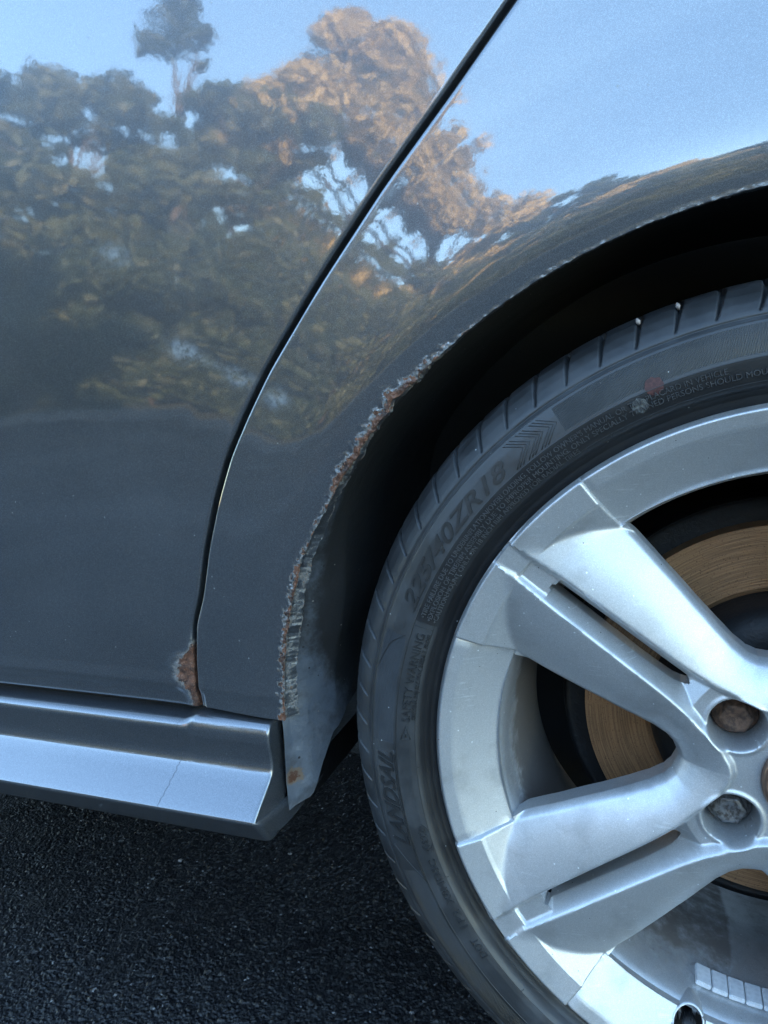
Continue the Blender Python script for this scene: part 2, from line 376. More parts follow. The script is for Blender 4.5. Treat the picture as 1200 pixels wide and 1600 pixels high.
def box_arr(x0, x1, y0, y1, z0, z1):
    V = [(x, y, z) for x in (x0, x1) for y in (y0, y1) for z in (z0, z1)]
    F = [(0, 1, 3, 2), (4, 6, 7, 5), (0, 4, 5, 1), (2, 3, 7, 6), (0, 2, 6, 4), (1, 5, 7, 3)]
    return V, F
V, F = box_arr(-30, 30, -7.18, -7.0, -.01, .13)
ko = tag(mesh_obj('kerb', V, F, M_KERB, None, False), kind='structure')
plane('lawn', -30, 30, -40, -7.18, 0.09, M_SOIL)

def leaves(clumps, per, size, seed, mat, name, parent, flat=.6, spread=1.0, shell=.35):
    r = np.random.default_rng(seed); C = np.asarray(clumps, float)
    n = len(C) * per; c = np.repeat(C, per, 0)
    d = r.normal(size=(n, 3)); d /= np.linalg.norm(d, axis=1)[:, None]
    rad = (shell + (1 - shell) * r.random(n) ** .6) * c[:, 3] * spread * (0.8 + .35 * r.random(n))
    P = c[:, :3] + d * rad[:, None] * np.array([1, 1, flat])
    nrm = d * .6 + r.normal(size=(n, 3)) * .6; nrm /= np.linalg.norm(nrm, axis=1)[:, None]
    t = np.cross(nrm, r.normal(size=(n, 3))); t /= np.linalg.norm(t, axis=1)[:, None]; bt = np.cross(nrm, t)
    s = size * r.uniform(.6, 1.4, n)[:, None]
    V = np.stack([P - t * s, P - bt * s * .55, P + t * s, P + bt * s * .55], 1).reshape(-1, 3)
    Fq = np.arange(n * 4).reshape(n, 4)
    tint = np.repeat(np.clip(r.random(n) * .6 + np.repeat(r.random(len(C)), per) * .4, 0, 1), 4)
    return mesh_obj(name, V, Fq, mat, parent, False, {'tint': tint})
def tree(x, y, h, cr, seed, mat, label, lo=.25, flat=.5, ncl=46, per=260, leaf=.11, name='tree', group=None, top=None):
    r = np.random.default_rng(seed); root = empty(name, (x, y, 0.0)); tag(root, label, 'tree', group)
    tx, ty = r.normal(0, .03 * h, 2)
    pts = [(0, 0, -.05), (tx * .3, ty * .3, h * .25), (tx * .7, ty * .7, h * .55), (tx, ty, h * .9)]
    V, F = tube_arrays(pts, [h * .028, h * .021, h * .013, h * .004], 8)
    cl = []
    for i in range(ncl):
        u = (i + .5) / ncl; z = h * (lo + (1 - lo) * u) - .05 * h * 0
        env = cr * (math.sin(math.pi * min(.96, .22 + .74 * u)) ** .7)
        a = r.uniform(0, 2 * math.pi); rr = env * math.sqrt(r.uniform(.15, 1)); cs = cr * r.uniform(.16, .34) * (1.1 - .4 * u)
        cl.append((tx * u + rr * math.cos(a), ty * u + rr * math.sin(a), z - cs * flat, cs))
        if i % 3 == 0:
            z0 = z * r.uniform(.5, .8); p = (tx * z0 / h, ty * z0 / h, z0)
            q = cl[-1][:3]; mid = tuple((np.array(p) + np.array(q)) / 2 + np.array([0, 0, .04 * h]))
            v2, f2 = tube_arrays([p, mid, q], [h * .008, h * .005, h * .002], 5); o = len(V)
            V += v2; F += [tuple(k + o for k in f) for f in f2]
    mesh_obj('trunk', V, F, M_BARK, root)
    if top: cl += top
    leaves(cl, per, leaf, seed + 1, mat, 'crown', root, flat)
    return root
# the trees across the drive, seen as reflections in the paint
def at_az(deg, dist, x0=-.35):                # azimuth seen from the panel, positive towards the rear of the car
    a = math.radians(deg); return (x0 + dist * math.sin(a), -dist * math.cos(a))
TR = [(-58, 17, 8.3, 3.5, L_DARK, 'broad dark tree at the far left end of the row across the drive'),
      (-49, 17, 8.1, 3.3, L_DARK, 'flat topped dark tree second from the left across the drive'),
      (-41, 16, 8.0, 3.1, L_MID, 'bushy green tree left of the tall thin pine across the drive'),
      (-34.5, 22, 12.6, 1.3, L_DARK, 'tall thin pine with a ball of needles at its tip'),
      (-30, 15, 7.3, 2.9, L_MID, 'round green tree beside the tall thin pine'),
      (-21.5, 17, 9.6, 3.5, L_WARM, 'big tree with sunlit orange foliage across the drive'),
      (-14.5, 22, 8.0, 3.4, L_DARK, 'dark tree filling the gap behind the sunlit orange tree'),
      (-8, 18, 7.0, 2.6, L_DARK, 'dark tree right of the sunlit orange tree'),
      (0, 16, 4.7, 2.4, L_WARM, 'small tree with sunlight painted into its leaves behind the photographer'),
      (10, 17, 4.8, 2.5, L_MID, 'low spreading tree towards the rear of the car'),
      (22, 18, 6.2, 3.0, L_DARK, 'dark tree far to the right across the drive'),
      (-70, 20, 7.0, 3.6, L_MID, 'wide tree well forward of the car across the drive')]
for k, (az, ds, hh, cr, mt, lb) in enumerate(TR):
    x, y = at_az(az, ds)
    tree(x, y, hh, cr, 100 + 7 * k, mt, lb, lo=.16 if cr > 2 else .88, flat=.55, ncl=(84 if mt is L_WARM else 62) if cr > 2 else 5, per=300 if mt is L_WARM else 230, leaf=.11,
         top=None if cr > 2 else [(.1, 0, hh * .97, .75), (-.5, .1, hh * .93, .6), (.7, 0, hh * .92, .62), (0, .3, hh * .90, .7), (.1, -.2, hh * 1.02, .5), (-.9, 0, hh * .78, .45), (.8, .2, hh * .74, .5), (-.2, .1, hh * .70, .5), (.5, 0, hh * .66, .55)])
ORD = ['first', 'second', 'third', 'fourth', 'fifth', 'sixth', 'seventh', 'eighth', 'ninth']
for k in range(9):
    x, y = at_az(-66 + 10.5 * k, 27)
    tree(x, y, 7.2 + 1.2 * math.sin(k * 2.3), 4.2, 900 + 5 * k, L_DARK, 'dark tree in the back row across the drive, %s from the front of the car' % ORD[k], lo=.06, flat=.7, ncl=60, per=110, leaf=.22, group='second row of trees across the drive')
def hedge(x, y, w, h, seed, label):
    r = np.random.default_rng(seed); root = empty('shrub', (x, y, .09)); tag(root, label, 'shrub', 'shrubs along the far edge of the drive')
    cl = [(r.uniform(-w, w) * .8, r.uniform(-.5, .5), r.uniform(.15, h) , r.uniform(.3, .6)) for _ in range(44)]
    leaves(cl, 150, .07, seed, L_MID if seed % 2 else L_DARK, 'foliage', root, .8)
    V, F = tube_arrays([(0, 0, -.05), (0, 0, h * .6)], [.05, .02], 6); mesh_obj('stem', V, F, M_BARK, root)
for k in range(9):
    hedge(-19 + 2.9 * k, -9.4 + .5 * math.sin(k * 2.1), 1.9, 2.5 + .5 * math.sin(k * 1.7), 300 + k, 'rounded shrub on the grass across the drive, %s from the front of the car' % ORD[k])
V, F = box_arr(-14, 12, 5.0, 5.2, -.02, 3.2)  # unseen wall added to stop low sun leaking under the car
tag(mesh_obj('sun_block_wall', V, F, M_KERB, None, False), 'added unseen wall blocking the low sun on the far side of the car', 'wall')
# unseen trees added on the far side of the car to block the low sun
BT = [(-15, 11, 11, 3.6), (-9.5, 10, 12, 3.6), (-4, 11, 11.5, 3.4), (1.3, 10, 11, 3.2), (5.2, 12, 9.0, 2.4)]
for k, (x, y, hh, cr) in enumerate(BT):
    tree(x, y, hh, cr, 500 + 11 * k, L_DARK, 'added unseen tree blocking the low sun, %s from the front of the car' % ORD[k], lo=.12, flat=.8, ncl=60, per=170, leaf=.16, group='added unseen trees that block the low sun')

# ------------------------------------------------------------------ the car
car = empty('car', (0, 0, 0))
tag(car, 'grey metallic car with rusty rear wheel arch and silver alloy wheel', 'car')

GAP = np.array([(-.4455, .0135), (-.4445, .05), (-.4390, .088), (-.4290, .110), (-.4170, .152), (-.4030, .190), (-.3885, .222), (-.3700, .252), (-.3505, .281),
                (-.3060, .336), (-.2565, .392), (-.2130, .4365), (-.1720, .4805), (-.1300, .526), (-.06, .60), (.0, .66)])
gz = np.linspace(.0135, .62, 600); gx = np.interp(gz, GAP[:, 1], GAP[:, 0])
kern = np.hanning(31); kern /= kern.sum()
gx = np.convolve(np.pad(gx, 15, mode='reflect', reflect_type='odd'), kern, 'valid')
def xgap(z): return np.interp(z, gz, gx)
zt = np.linspace(-.05, .80, 900)
def tilt(z):        # degrees, positive faces the sky
    return np.interp(z, [-.05, .05, .15, .25, .40, .55, .80], [-3.4, -3.0, -2.6, -1.4, 0.6, 2.6, 9.0])
yt = np.cumsum(np.tan(np.radians(tilt(zt)))) * (zt[1] - zt[0]); yt -= np.interp(.2, zt, yt); yt -= .006
def base_y(z): return np.interp(z, zt, yt)
def crease(z, x):   # folded line along the bottom of the door
    k = np.where(x < -.44, 1.0, .25)
    prof = np.interp(z, [.0, .026, .033, .045, .07, 1], [.0040, .0012, -.0010, -.0001, 0, 0])
    return prof * k
def flare(r):
    u = r - .3605
    # crest about 26 mm out from the lip, rolled under at the lip
    prof = np.interp(u, [0, .006, .013, .020, .028, .038, .052, .070, .095, .13, .2], [-.0030, -.0044, -.0054, -.0060, -.0060, -.0055, -.0044, -.0029, -.0013, -.0003, 0])
    return prof
fu = np.linspace(0, .25, 1001); ff = flare(.3605 + fu)
kk = np.hanning(61); kk /= kk.sum(); ff = np.convolve(np.pad(ff, 30, mode='reflect', reflect_type='odd'), kk, 'valid')
def flare_s(r): return np.interp(r - .3605, fu, ff)
def lowfade(x, z): # the flare only belongs to the quarter panel
    return 1.0
def body_y(x, z):
    r = np.hypot(x, z); return base_y(z) + crease(z, x) + flare_s(r)

def rust_I(a):
    return np.interp(a, [0, 3, 8, 12, 15, 17.5, 19, 21, 23, 26, 30, 33, 36, 40, 44, 48, 52, 58, 64, 70, 76, 84, 95],
                     [.9, .9, .65, .85, .95, .65, .95, .9, .62, .5, .6, .8, 1.25, 1.05, 1.3, .85, .65, .35, .42, .32, .42, .35, .3])
def quarter_panel():
    A = np.r_[np.arange(2.1, 92, .16), np.arange(92, 178.5, 1.0)]
    ar = np.radians(A); ca, sa = np.cos(ar), np.sin(ar)
    # outer boundary by marching each ray to gap / bottom / top / back
    poly = [(xgap(z) , z) for z in np.linspace(.0135, .60, 500)]
    px = np.array([p[0] for p in poly]) + .0; pz = np.array([p[1] for p in poly])
    pa = np.degrees(np.arctan2(pz, -px)); pr = np.hypot(px, pz)
    Ro = np.interp(A, pa, pr)
    topz = .60; over = A > pa[-1]
    Rtop = np.where(sa > 1e-3, topz / np.maximum(sa, 1e-3), 9)
    Rback = np.where(-ca > 1e-3, .70 / np.maximum(-ca, 1e-3), 9)
    Ro = np.where(over, np.minimum(Rtop, Rback), Ro)
    low = A < pa[0]; Ro = np.where(low, .0135 / np.maximum(sa, 1e-3), Ro)       # bottom edge
    lipn = (fbm(A * .9, A * 0, 3, 4) - .5) * .0030 + (noise(A * 5, A * 0, 9) - .5) * .0010
    I = rust_I(A)
    bite = np.clip(I, 0, 1.2) * lipn
    lowA = np.interp(A, [0, 24, 30, 40, 60], [1, 1, .45, .25, .15])
    RL = .3605 + bite * .9 + .0058 * lowA
    RL += .0022 * np.exp(-((A - 44.5) / .9) ** 2) - .0016 * np.exp(-((A - 37.2) / .7) ** 2)
    # rows: flange (inside) -> roll -> outer skin
    fl = [(-.0, .0150), (0, .0110), (0, .0070), (0, .0035)]
    t = np.r_[np.linspace(0, .0250, 56), .0250 + (np.linspace(0, 1, 60)[1:] ** 1.25) * 1.0]
    rows = []; rust = []; smu = []
    yl = body_y(-.3605 * ca, .3605 * sa)
    jag = (fbm(A * .45, A * 0, 21, 4) - .35) * .010
    for dy_i, f in enumerate([1.0, .8, .6, .4, .22]):
        dep = np.clip(.0075 + jag, .003, .014) * np.interp(A, [0, 30, 50, 60], [1.0, .9, .6, .4])
        rr = RL - (.0062 * lowA * (1 + jag * 45) - .0006) * f + .0006 + (fbm(A * 5, A * 0 + f * 9, 33, 3) - .5) * .0012
        rows.append((rr, yl + .0016 + dep * f)); rust.append(np.clip(.40 + 1.1 * (fbm(A * .8, A * 0 + f * 3, 31, 4) - .5) + .14 * (f == 1.0), .15, .8) * np.clip(I * 1.3, .3, 1.0)); smu.append(A * 0)
    for q in (.85, .5, .2):
        rows.append((RL + .0012 * q * q, yl + .0016 * q)); rust.append(I * (.60)); smu.append(A * 0)
    for k, tt in enumerate(t):
        if tt <= .0250: rr = RL + tt
        else: rr = (RL + .025) + (tt - .025) * (Ro - RL - .025)
        rr = np.minimum(rr, Ro); x = -rr * ca; z = rr * sa
        d = rr - RL
        wid = .0048 * I * (.30 + 1.5 * fbm(A * 1.6, d * 300, 41, 3)) 
        ru = np.clip(I, .2, 1.1) * .76 * np.interp(A, [52, 60], [1, .75]) * np.clip(1.30 - d / np.maximum(wid, 1e-4) * .8, 0, 1.25) + .95 * np.interp(A, [52, 62], [1, .6]) * sstep(.57, .68, fbm(A * 1.9, d * 360, 43, 2)) * np.exp(-(d / .0065) ** 2) * np.clip(I, 0, 1)
        bl = np.exp(-(d / (.0055 * np.clip(I, .3, 1.2))) ** 2)
        lump = (fbm(A * 3.4, d * 480, 51, 3) - .42) * bl * .0036 * np.clip(I * np.interp(A, [52, 62], [1, .55]), .12, 1)
        y = body_y(x, z) - lump - .0003 * bl
        edge = np.clip((Ro - rr), 0, .003)
        y = y + np.where(low | ~over, (.0026 * (1 - np.sqrt(np.clip(1 - (1 - edge / .003) ** 2, 0, 1)))), 0)
        rows.append((rr, y)); rust.append(ru); smu.append(np.exp(-(((x + .345) / .009) ** 2 + ((z - .262) / .006) ** 2)) * .9)
    # folded edge at the gap
    for q in (.002, .006, .013): rows.append((Ro, body_y(-Ro * ca, Ro * sa) + .0026 + q)); rust.append(A * 0); smu.append(A * 0)
    R = np.array([r[0] for r in rows]); Y = np.array([r[1] for r in rows])
    V = np.stack([-R * ca, Y, H + R * sa], -1).reshape(-1, 3)
    return mesh_obj('quarter_panel', V, grid_faces(len(rows), len(A), flip=True), M_PAINT, car, True, {'rust': np.array(rust), 'smudge': np.array(smu)})
quarter_panel()

def door():
    zs = np.r_[.0139, .0145, .0152, .0162, np.linspace(.018, .60, 260)]
    s = np.r_[np.linspace(0, .30, 150)[:-1], np.linspace(.30, 1.1, 60)][::-1]      # distance from the gap
    s = np.r_[s[:-1], .0024, .0016, .0009, .0004, .0001, 0.0]; s = np.sort(np.unique(s))[::-1]
    Z, S = np.meshgrid(zs, s, indexing='ij')
    gapw = .0046 - .0018 * sstep(.14, .04, Z)
    jag = (fbm(Z * 260, Z * 0, 61, 4) - .5) * .0030 * sstep(.075, .05, Z)
    X = xgap(Z) - gapw - S - np.where(S < .03, jag * (1 - S / .03), 0)
    r = np.hypot(X, Z)
    Y = base_y(Z) + crease(Z, X) + flare_s(r)
    e = np.clip(S, 0, .0026); Y = Y + .0026 * (1 - np.sqrt(np.clip(1 - (1 - e / .0026) ** 2, 0, 1)))
    eb = np.clip(Z - .0139, 0, .0022); Y = Y + .0022 * (1 - np.sqrt(np.clip(1 - (1 - eb / .0022) ** 2, 0, 1)))
    dx = S
    cz = [.0145, .022, .030, .042, .055, .066, .09]
    wv = np.interp(Z, cz, [.0075, .0065, .0100, .0165, .0150, .0040, .0012]) * (.75 + .5 * fbm(Z * 200, X * 200, 71, 3))
    ru = np.interp(dx / np.maximum(wv, 1e-4), [0, .55, .9, 1.6, 2.3], [1.15, 1.0, .62, .2, 0]) * sstep(.085, .060, Z)
    ru = np.where(Z < .03, ru * .72, ru)
    bub = sstep(.1, .5, ru)
    Y = Y - bub * (fbm(X * 500, Z * 500, 81, 3) - .45) * .0035 - .0006 * sstep(.05, .3, ru) + .0012 * sstep(.75, 1.0, ru)
    sm = 0
    for (a, b, sx, sz, am) in ((-.470, .373, .012, .006, .8), (-.419, .300, .013, .007, 1.0), (-.374, .277, .011, .005, .8), (-.395, .289, .03, .003, .35), (-.585, .40, .004, .009, .5), (-.655, .175, .014, .003, .3)):
        ca, sa_ = math.cos(-.35), math.sin(-.35); u = (X - a) * ca + (Z - b) * sa_; v = -(X - a) * sa_ + (Z - b) * ca
        sm = sm + am * np.exp(-((u / sx) ** 2 + (v / sz) ** 2))
    V = np.stack([X, Y, H + Z], -1)
    back = V[:, -1, :] + np.array([0, .012, 0]); V = np.concatenate([V, back[:, None]], 1)
    bot = V[0:1] + np.array([0, .010, 0.0005]); V = np.concatenate([bot, V], 0)
    def ext(a): a = np.concatenate([a, a[:, -1:]], 1); return np.concatenate([a[:1] * .4, a], 0)
    return mesh_obj('rear_door', V.reshape(-1, 3), grid_faces(V.shape[0], V.shape[1], flip=True), M_PAINT, car, True, {'rust': ext(ru), 'smudge': ext(sm)})
door()
# dark jamb and seal behind the door gap, following the gap
zz = np.linspace(-.0, .60, 200); jx = xgap(zz)
V = []
for off, dy in ((-.03, .016), (-.006, .010), (.004, .012), (.03, .016)):
    V.append(np.stack([jx + off, body_y(jx, np.maximum(zz, .02)) + dy, H + zz], -1))
mesh_obj('door_seal', np.concatenate(V), grid_faces(4, 200, flip=False), M_SEAL, car)

zz = np.linspace(-.03, .62, 60); xx = np.linspace(-1.6, -.372, 30)  # added black sheet behind the door, blocks light through the open shell
Xg, Zg = np.meshgrid(xx, zz, indexing='ij')
mesh_obj('dark_backing', np.stack([Xg, base_y(Zg) + .0135 + .010 * sstep(.06, .10, Zg), H + Zg], -1).reshape(-1, 3), grid_faces(30, 60, flip=True), M_BLACK, car)
def sill():
    prof = np.array([(.022, .0070), (.006, .0066), (-.002, .0060), (-.0062, .0045), (-.0084, .0020), (-.0090, -.0012), (-.0075, -.0080), (-.0052, -.0180), (-.0046, -.0250), (-.0060, -.0305),
                     (-.0110, -.0360), (-.0190, -.0430), (-.0270, -.0500), (-.0330, -.0555), (-.0345, -.0575), (-.0340, -.0600), (-.0300, -.0660), (-.0220, -.0780), (-.0170, -.0835), (-.0080, -.0860), (.03, -.0860)])
    P = resample(prof, 140)
    xs = np.r_[np.linspace(-1.6, -.60, 20)[:-1], np.linspace(-.60, -.385, 140)]
    secs = []
    for x in xs:
        Q = P.copy(); w = sstep(-.462, -.446, x)
        top = np.clip((Q[:, 1] + .006) / .014, 0, 1)
        Q[:, 1] += w * .0050 * top; Q[:, 0] += w * .0022 * top - w * .0
        groove = math.exp(-((x + .4535) / .0035) ** 2) * .0011
        Q[:, 0] += groove * np.clip((Q[:, 1] + .035) / .04, 0, 1)
        secs.append(np.c_[np.full(len(Q), x), Q])
    # rounded end: a tight radius round the profile, then the end face turning back into the arch
    def xo(z): return np.interp(z, [-.06, -.035, .0], [0, .0026, .0040])
    for k, sc_ in enumerate(secs[-14:]): sc_[:, 0] += xo(sc_[:, 2]) * (k + 1) / 14
    Q = secs[-1].copy(); tg = np.gradient(Q[:, 1:], axis=0); tg /= np.maximum(np.linalg.norm(tg, axis=1)[:, None], 1e-9); nn = np.c_[tg[:, 1], -tg[:, 0]]
    rad = .0026 + .0040 * sstep(-.054, -.068, Q[:, 2])
    for k in range(1, 8):
        q = k / 7 * math.pi / 2; N = Q.copy(); N[:, 0] += rad * math.sin(q); N[:, 1:] += -nn * np.asarray(rad)[:, None] * (1 - math.cos(q)) * (-1 if nn[60, 0] > 0 else 1) * 1.0
        secs.append(N)
    L = secs[-1].copy()
    for k in range(1, 15):
        q = k / 14; N = L.copy()
        dep = np.interp(L[:, 2], [-.09, -.07, -.055, -.038, -.02, .01], [.036, .040, .038, .020, .016, .017])
        N[:, 1] = L[:, 1] + dep * q
        N[:, 0] = L[:, 0] + np.interp(L[:, 2], [-.09, -.06, -.03], [.0075, .0050, .0012]) * math.sin(q * math.pi / 2)
        N[:, 2] = L[:, 2] + np.interp(L[:, 2], [-.09, -.08, -.06], [.016, .010, 0]) * q ** 2.5
        secs.append(N)
    S = np.array(secs); S[..., 2] += H
    o = mesh_obj('side_skirt', S.reshape(-1, 3), grid_faces(len(secs), len(P), flip=True), M_SILL, car, True, {'smudge': np.zeros(S.shape[:2])})
    # hairline crack down the skirt
    rs = np.random.default_rng(4); cr = []
    for k in range(20, 118, 2):
        x = -.4600 - .010 * sstep(50, 100, k) - .0006 * rs.normal() - .004 * math.sin(k * .03)
        i = np.searchsorted(xs, x); cr.append(np.array([x, S[i, k, 1] - .00012, S[i, k, 2]]))
    cr = np.array(cr); w = .0002
    V = np.concatenate([cr - [w, 0, 0], cr + [w, 0, 0], cr + [w, .0006, 0], cr - [w, -.0006, 0]])
    n = len(cr); Fq = []
    for i in range(n - 1):
        for s in range(4): a = s * n; b2 = ((s + 1) % 4) * n; Fq.append((a + i, b2 + i, b2 + i + 1, a + i + 1))
    mesh_obj('crack', V, Fq, simple('crack_dark', (.05, .055, .065), .6), o, False)
    return o
sill()

# wheelhouse: surface behind the arch lip
def wheelhouse():
    A = np.r_[np.arange(-16, 40, .5), np.arange(40, 181, 1.5)]; ys = np.r_[np.linspace(.004, .06, 24), np.linspace(.065, .27, 30)]
    Aa, Yy = np.meshgrid(A, ys, indexing='ij')
    lowr = np.interp(Yy, [.004, .010, .022, .045, .08, .13, .27], [.3725, .3690, .3580, .3430, .3385, .3370, .3370])
    higr = np.interp(Yy, [.004, .03, .27], [.3665, .3700, .3740])
    w = sstep(14, 36, Aa)
    R = lowr * (1 - w) + higr * w
    X = -R * np.cos(np.radians(Aa)); Z = R * np.sin(np.radians(Aa))
    low = Aa < 12; k = sstep(14, 0, Aa)
    X = X * (1 - k) + (-R) * k; 
    zb = np.interp(Yy, [.004, .020, .030, .040, .060, .09, .14, .27], [-.068, -.062, -.038, -.014, .000, .012, .03, .10])
    Z = np.maximum(Z, zb); keep = (Z[1:, :] > zb[1:, :] + 1e-6)[:, :-1]
    X += (fbm(Yy * 40, Z * 40, 5, 3) - .5) * .003
    Vv = np.stack([X, Yy, H + Z], -1).reshape(-1, 3)
    ru = 1.35 * np.exp(-(((Yy - .010) / .006) ** 2 + ((Z + .040) / .008) ** 2))
    deep_shade = np.interp(Yy, [0, .02, .05, .10], [0, .0, .42, .9]) + .60 * sstep(-1, 15, Aa)  # painted shade, darker inwards and up the arch
    mesh_obj('wheelhouse', Vv, grid_faces(len(A), len(ys), flip=True, keep=keep), M_LINER, car, True, {'rust': ru, 'deep_shade': np.clip(deep_shade, 0, 1.2)})
    # inner wall of the wheel well, carried lower as added black backing
    th = np.radians(np.linspace(-72, 252, 80)); rr = np.linspace(0, .39, 20); T, RR = np.meshgrid(th, rr, indexing='ij')
    V = np.stack([-RR * np.cos(T), .27 + 0 * T + .01 * np.sin(RR * 40), H + np.maximum(RR * np.sin(T), -.25)], -1).reshape(-1, 3)
    mesh_obj('well_wall_backing', V, grid_faces(80, 20), M_BLACK, car)
wheelhouse()
# underside of the body, seen as the dark edge behind the skirt, and the rest of the body shell
V, F = box_arr(-1.6, -.372, .03, 1.75, H - .080, H - .05); mesh_obj('floor_pan', V, F, M_BLACK, car, False)
def shell():
    # glasshouse, roof and far side, built from cross sections along the car
    sec = [(0.004, .60), (.010, .62), (.06, .78), (.14, .95), (.24, 1.03), (.5, 1.07), (.9, 1.08), (1.3, 1.07), (1.56, 1.03), (1.66, .95), (1.74, .78), (1.79, .62), (1.80, .4), (1.79, .05)]
    xs = [-1.6, -.9, -.3, .2, .7]; sc = [1, 1, .98, .92, .80]
    V = []; 
    for x, s in zip(xs, sc):
        for (y, z) in sec: V.append((x, y + float(base_y(.6)) * (y < .9), H + (.60 + (z - .60) * s if z > .6 else z)))
    V = np.array(V).reshape(len(xs), len(sec), 3)
    def part(name, a, b, mat): mesh_obj(name, V[:, a:b + 1].reshape(-1, 3), grid_faces(len(xs), b - a + 1), mat, car)
    part('belt_trim', 0, 1, M_SILL); part('side_window', 1, 3, M_GLASS); part('roof', 3, 9, M_SILL); part('far_side_window', 9, 11, M_GLASS); part('far_side_panel', 11, 13, M_SILL)
shell()

# ------------------------------------------------------------------ the wheel
wheel = empty('wheel', (0, 0, 0), car)
PAIR = 38.3                                    # direction of one spoke pair, degrees above the forward axis
crest = np.array([(.2425, .0085), (.2, .0108), (.15, .0116), (.11, .0122), (.09, .0136), (.075, .0162), (.0634, .0184), (.0534, .0208), (.0452, .0240), (.0414, .0269), (.0398, .0284)])
def _mir(p):
    t = math.radians(36); c, s_ = math.cos(2 * t), math.sin(2 * t); return (p[0] * c + p[1] * s_, p[0] * s_ - p[1] * c)
crest = np.concatenate([crest[:-1], [(.0488 * math.cos(math.radians(36)), .0488 * math.sin(math.radians(36)))], [_mir(p) for p in crest[-2:-6:-1]]])
crest_s = resample(crest, 150)
def crest_dist(al, pe):
    P = crest_s; best = np.full(al.shape, 9.0); sign = np.ones(al.shape); tpar = np.zeros(al.shape)
    for i in range(len(P) - 1):
        a = P[i]; b = P[i + 1]; d = b - a; L2 = d @ d
        t = np.clip(((al - a[0]) * d[0] + (pe - a[1]) * d[1]) / L2, 0, 1)
        qx = al - (a[0] + t * d[0]); qy = pe - (a[1] + t * d[1]); D = np.hypot(qx, qy)
        s = np.sign(-(d[0] * (pe - a[1]) - d[1] * (al - a[0])))
        m = D < best; best = np.where(m, D, best); sign = np.where(m, s, sign)
        tpar = np.where(m, np.hypot(a[0] + t * d[0], a[1] + t * d[1]), tpar)
    return best * sign, tpar
def smin(a, b, k):
    h = np.clip(.5 + .5 * (b - a) / k, 0, 1); return b * (1 - h) + a * h - k * h * (1 - h)
def smax(a, b, k): return -smin(-a, -b, k)
WIN_R1, WIN_R0 = .2035, .0800
def win_half(r):      # angle from the pair axis at which the window starts
    return np.interp(r, [.0800, .0815, .0845, .090, .10, .115, .135, .165, .20, .2035], [36, 33.0, 29.3, 26.3, 23.9, 22.2, 20.6, 19.0, 17.6, 17.5])
def slot_half(r):
    w = np.interp(r, [.0940, .0955, .0985, .104, .13, .17, .200, .2045, .2055], [0, .0020, .0034, .0041, .0042, .0036, .0030, .0024, 0])
    return np.degrees(np.arctan2(w, r))
_wr = np.r_[np.linspace(.2035, .0845, 40), .0830, .0815, .0806, .0800]
win_poly = np.stack([_wr * np.cos(np.radians(win_half(_wr))), _wr * np.sin(np.radians(win_half(_wr)))], 1)
win_poly = np.concatenate([win_poly, [_mir(p) for p in win_poly[-2:-14:-1]]])
def win_dist(al, pe):
    P = win_poly; best = np.full(al.shape, 9.0)
    for i in range(len(P) - 1):
        a = P[i]; d = P[i + 1] - a; t = np.clip(((al - a[0]) * d[0] + (pe - a[1]) * d[1]) / (d @ d), 0, 1)
        best = np.minimum(best, np.hypot(al - a[0] - t * d[0], pe - a[1] - t * d[1]))
    return best
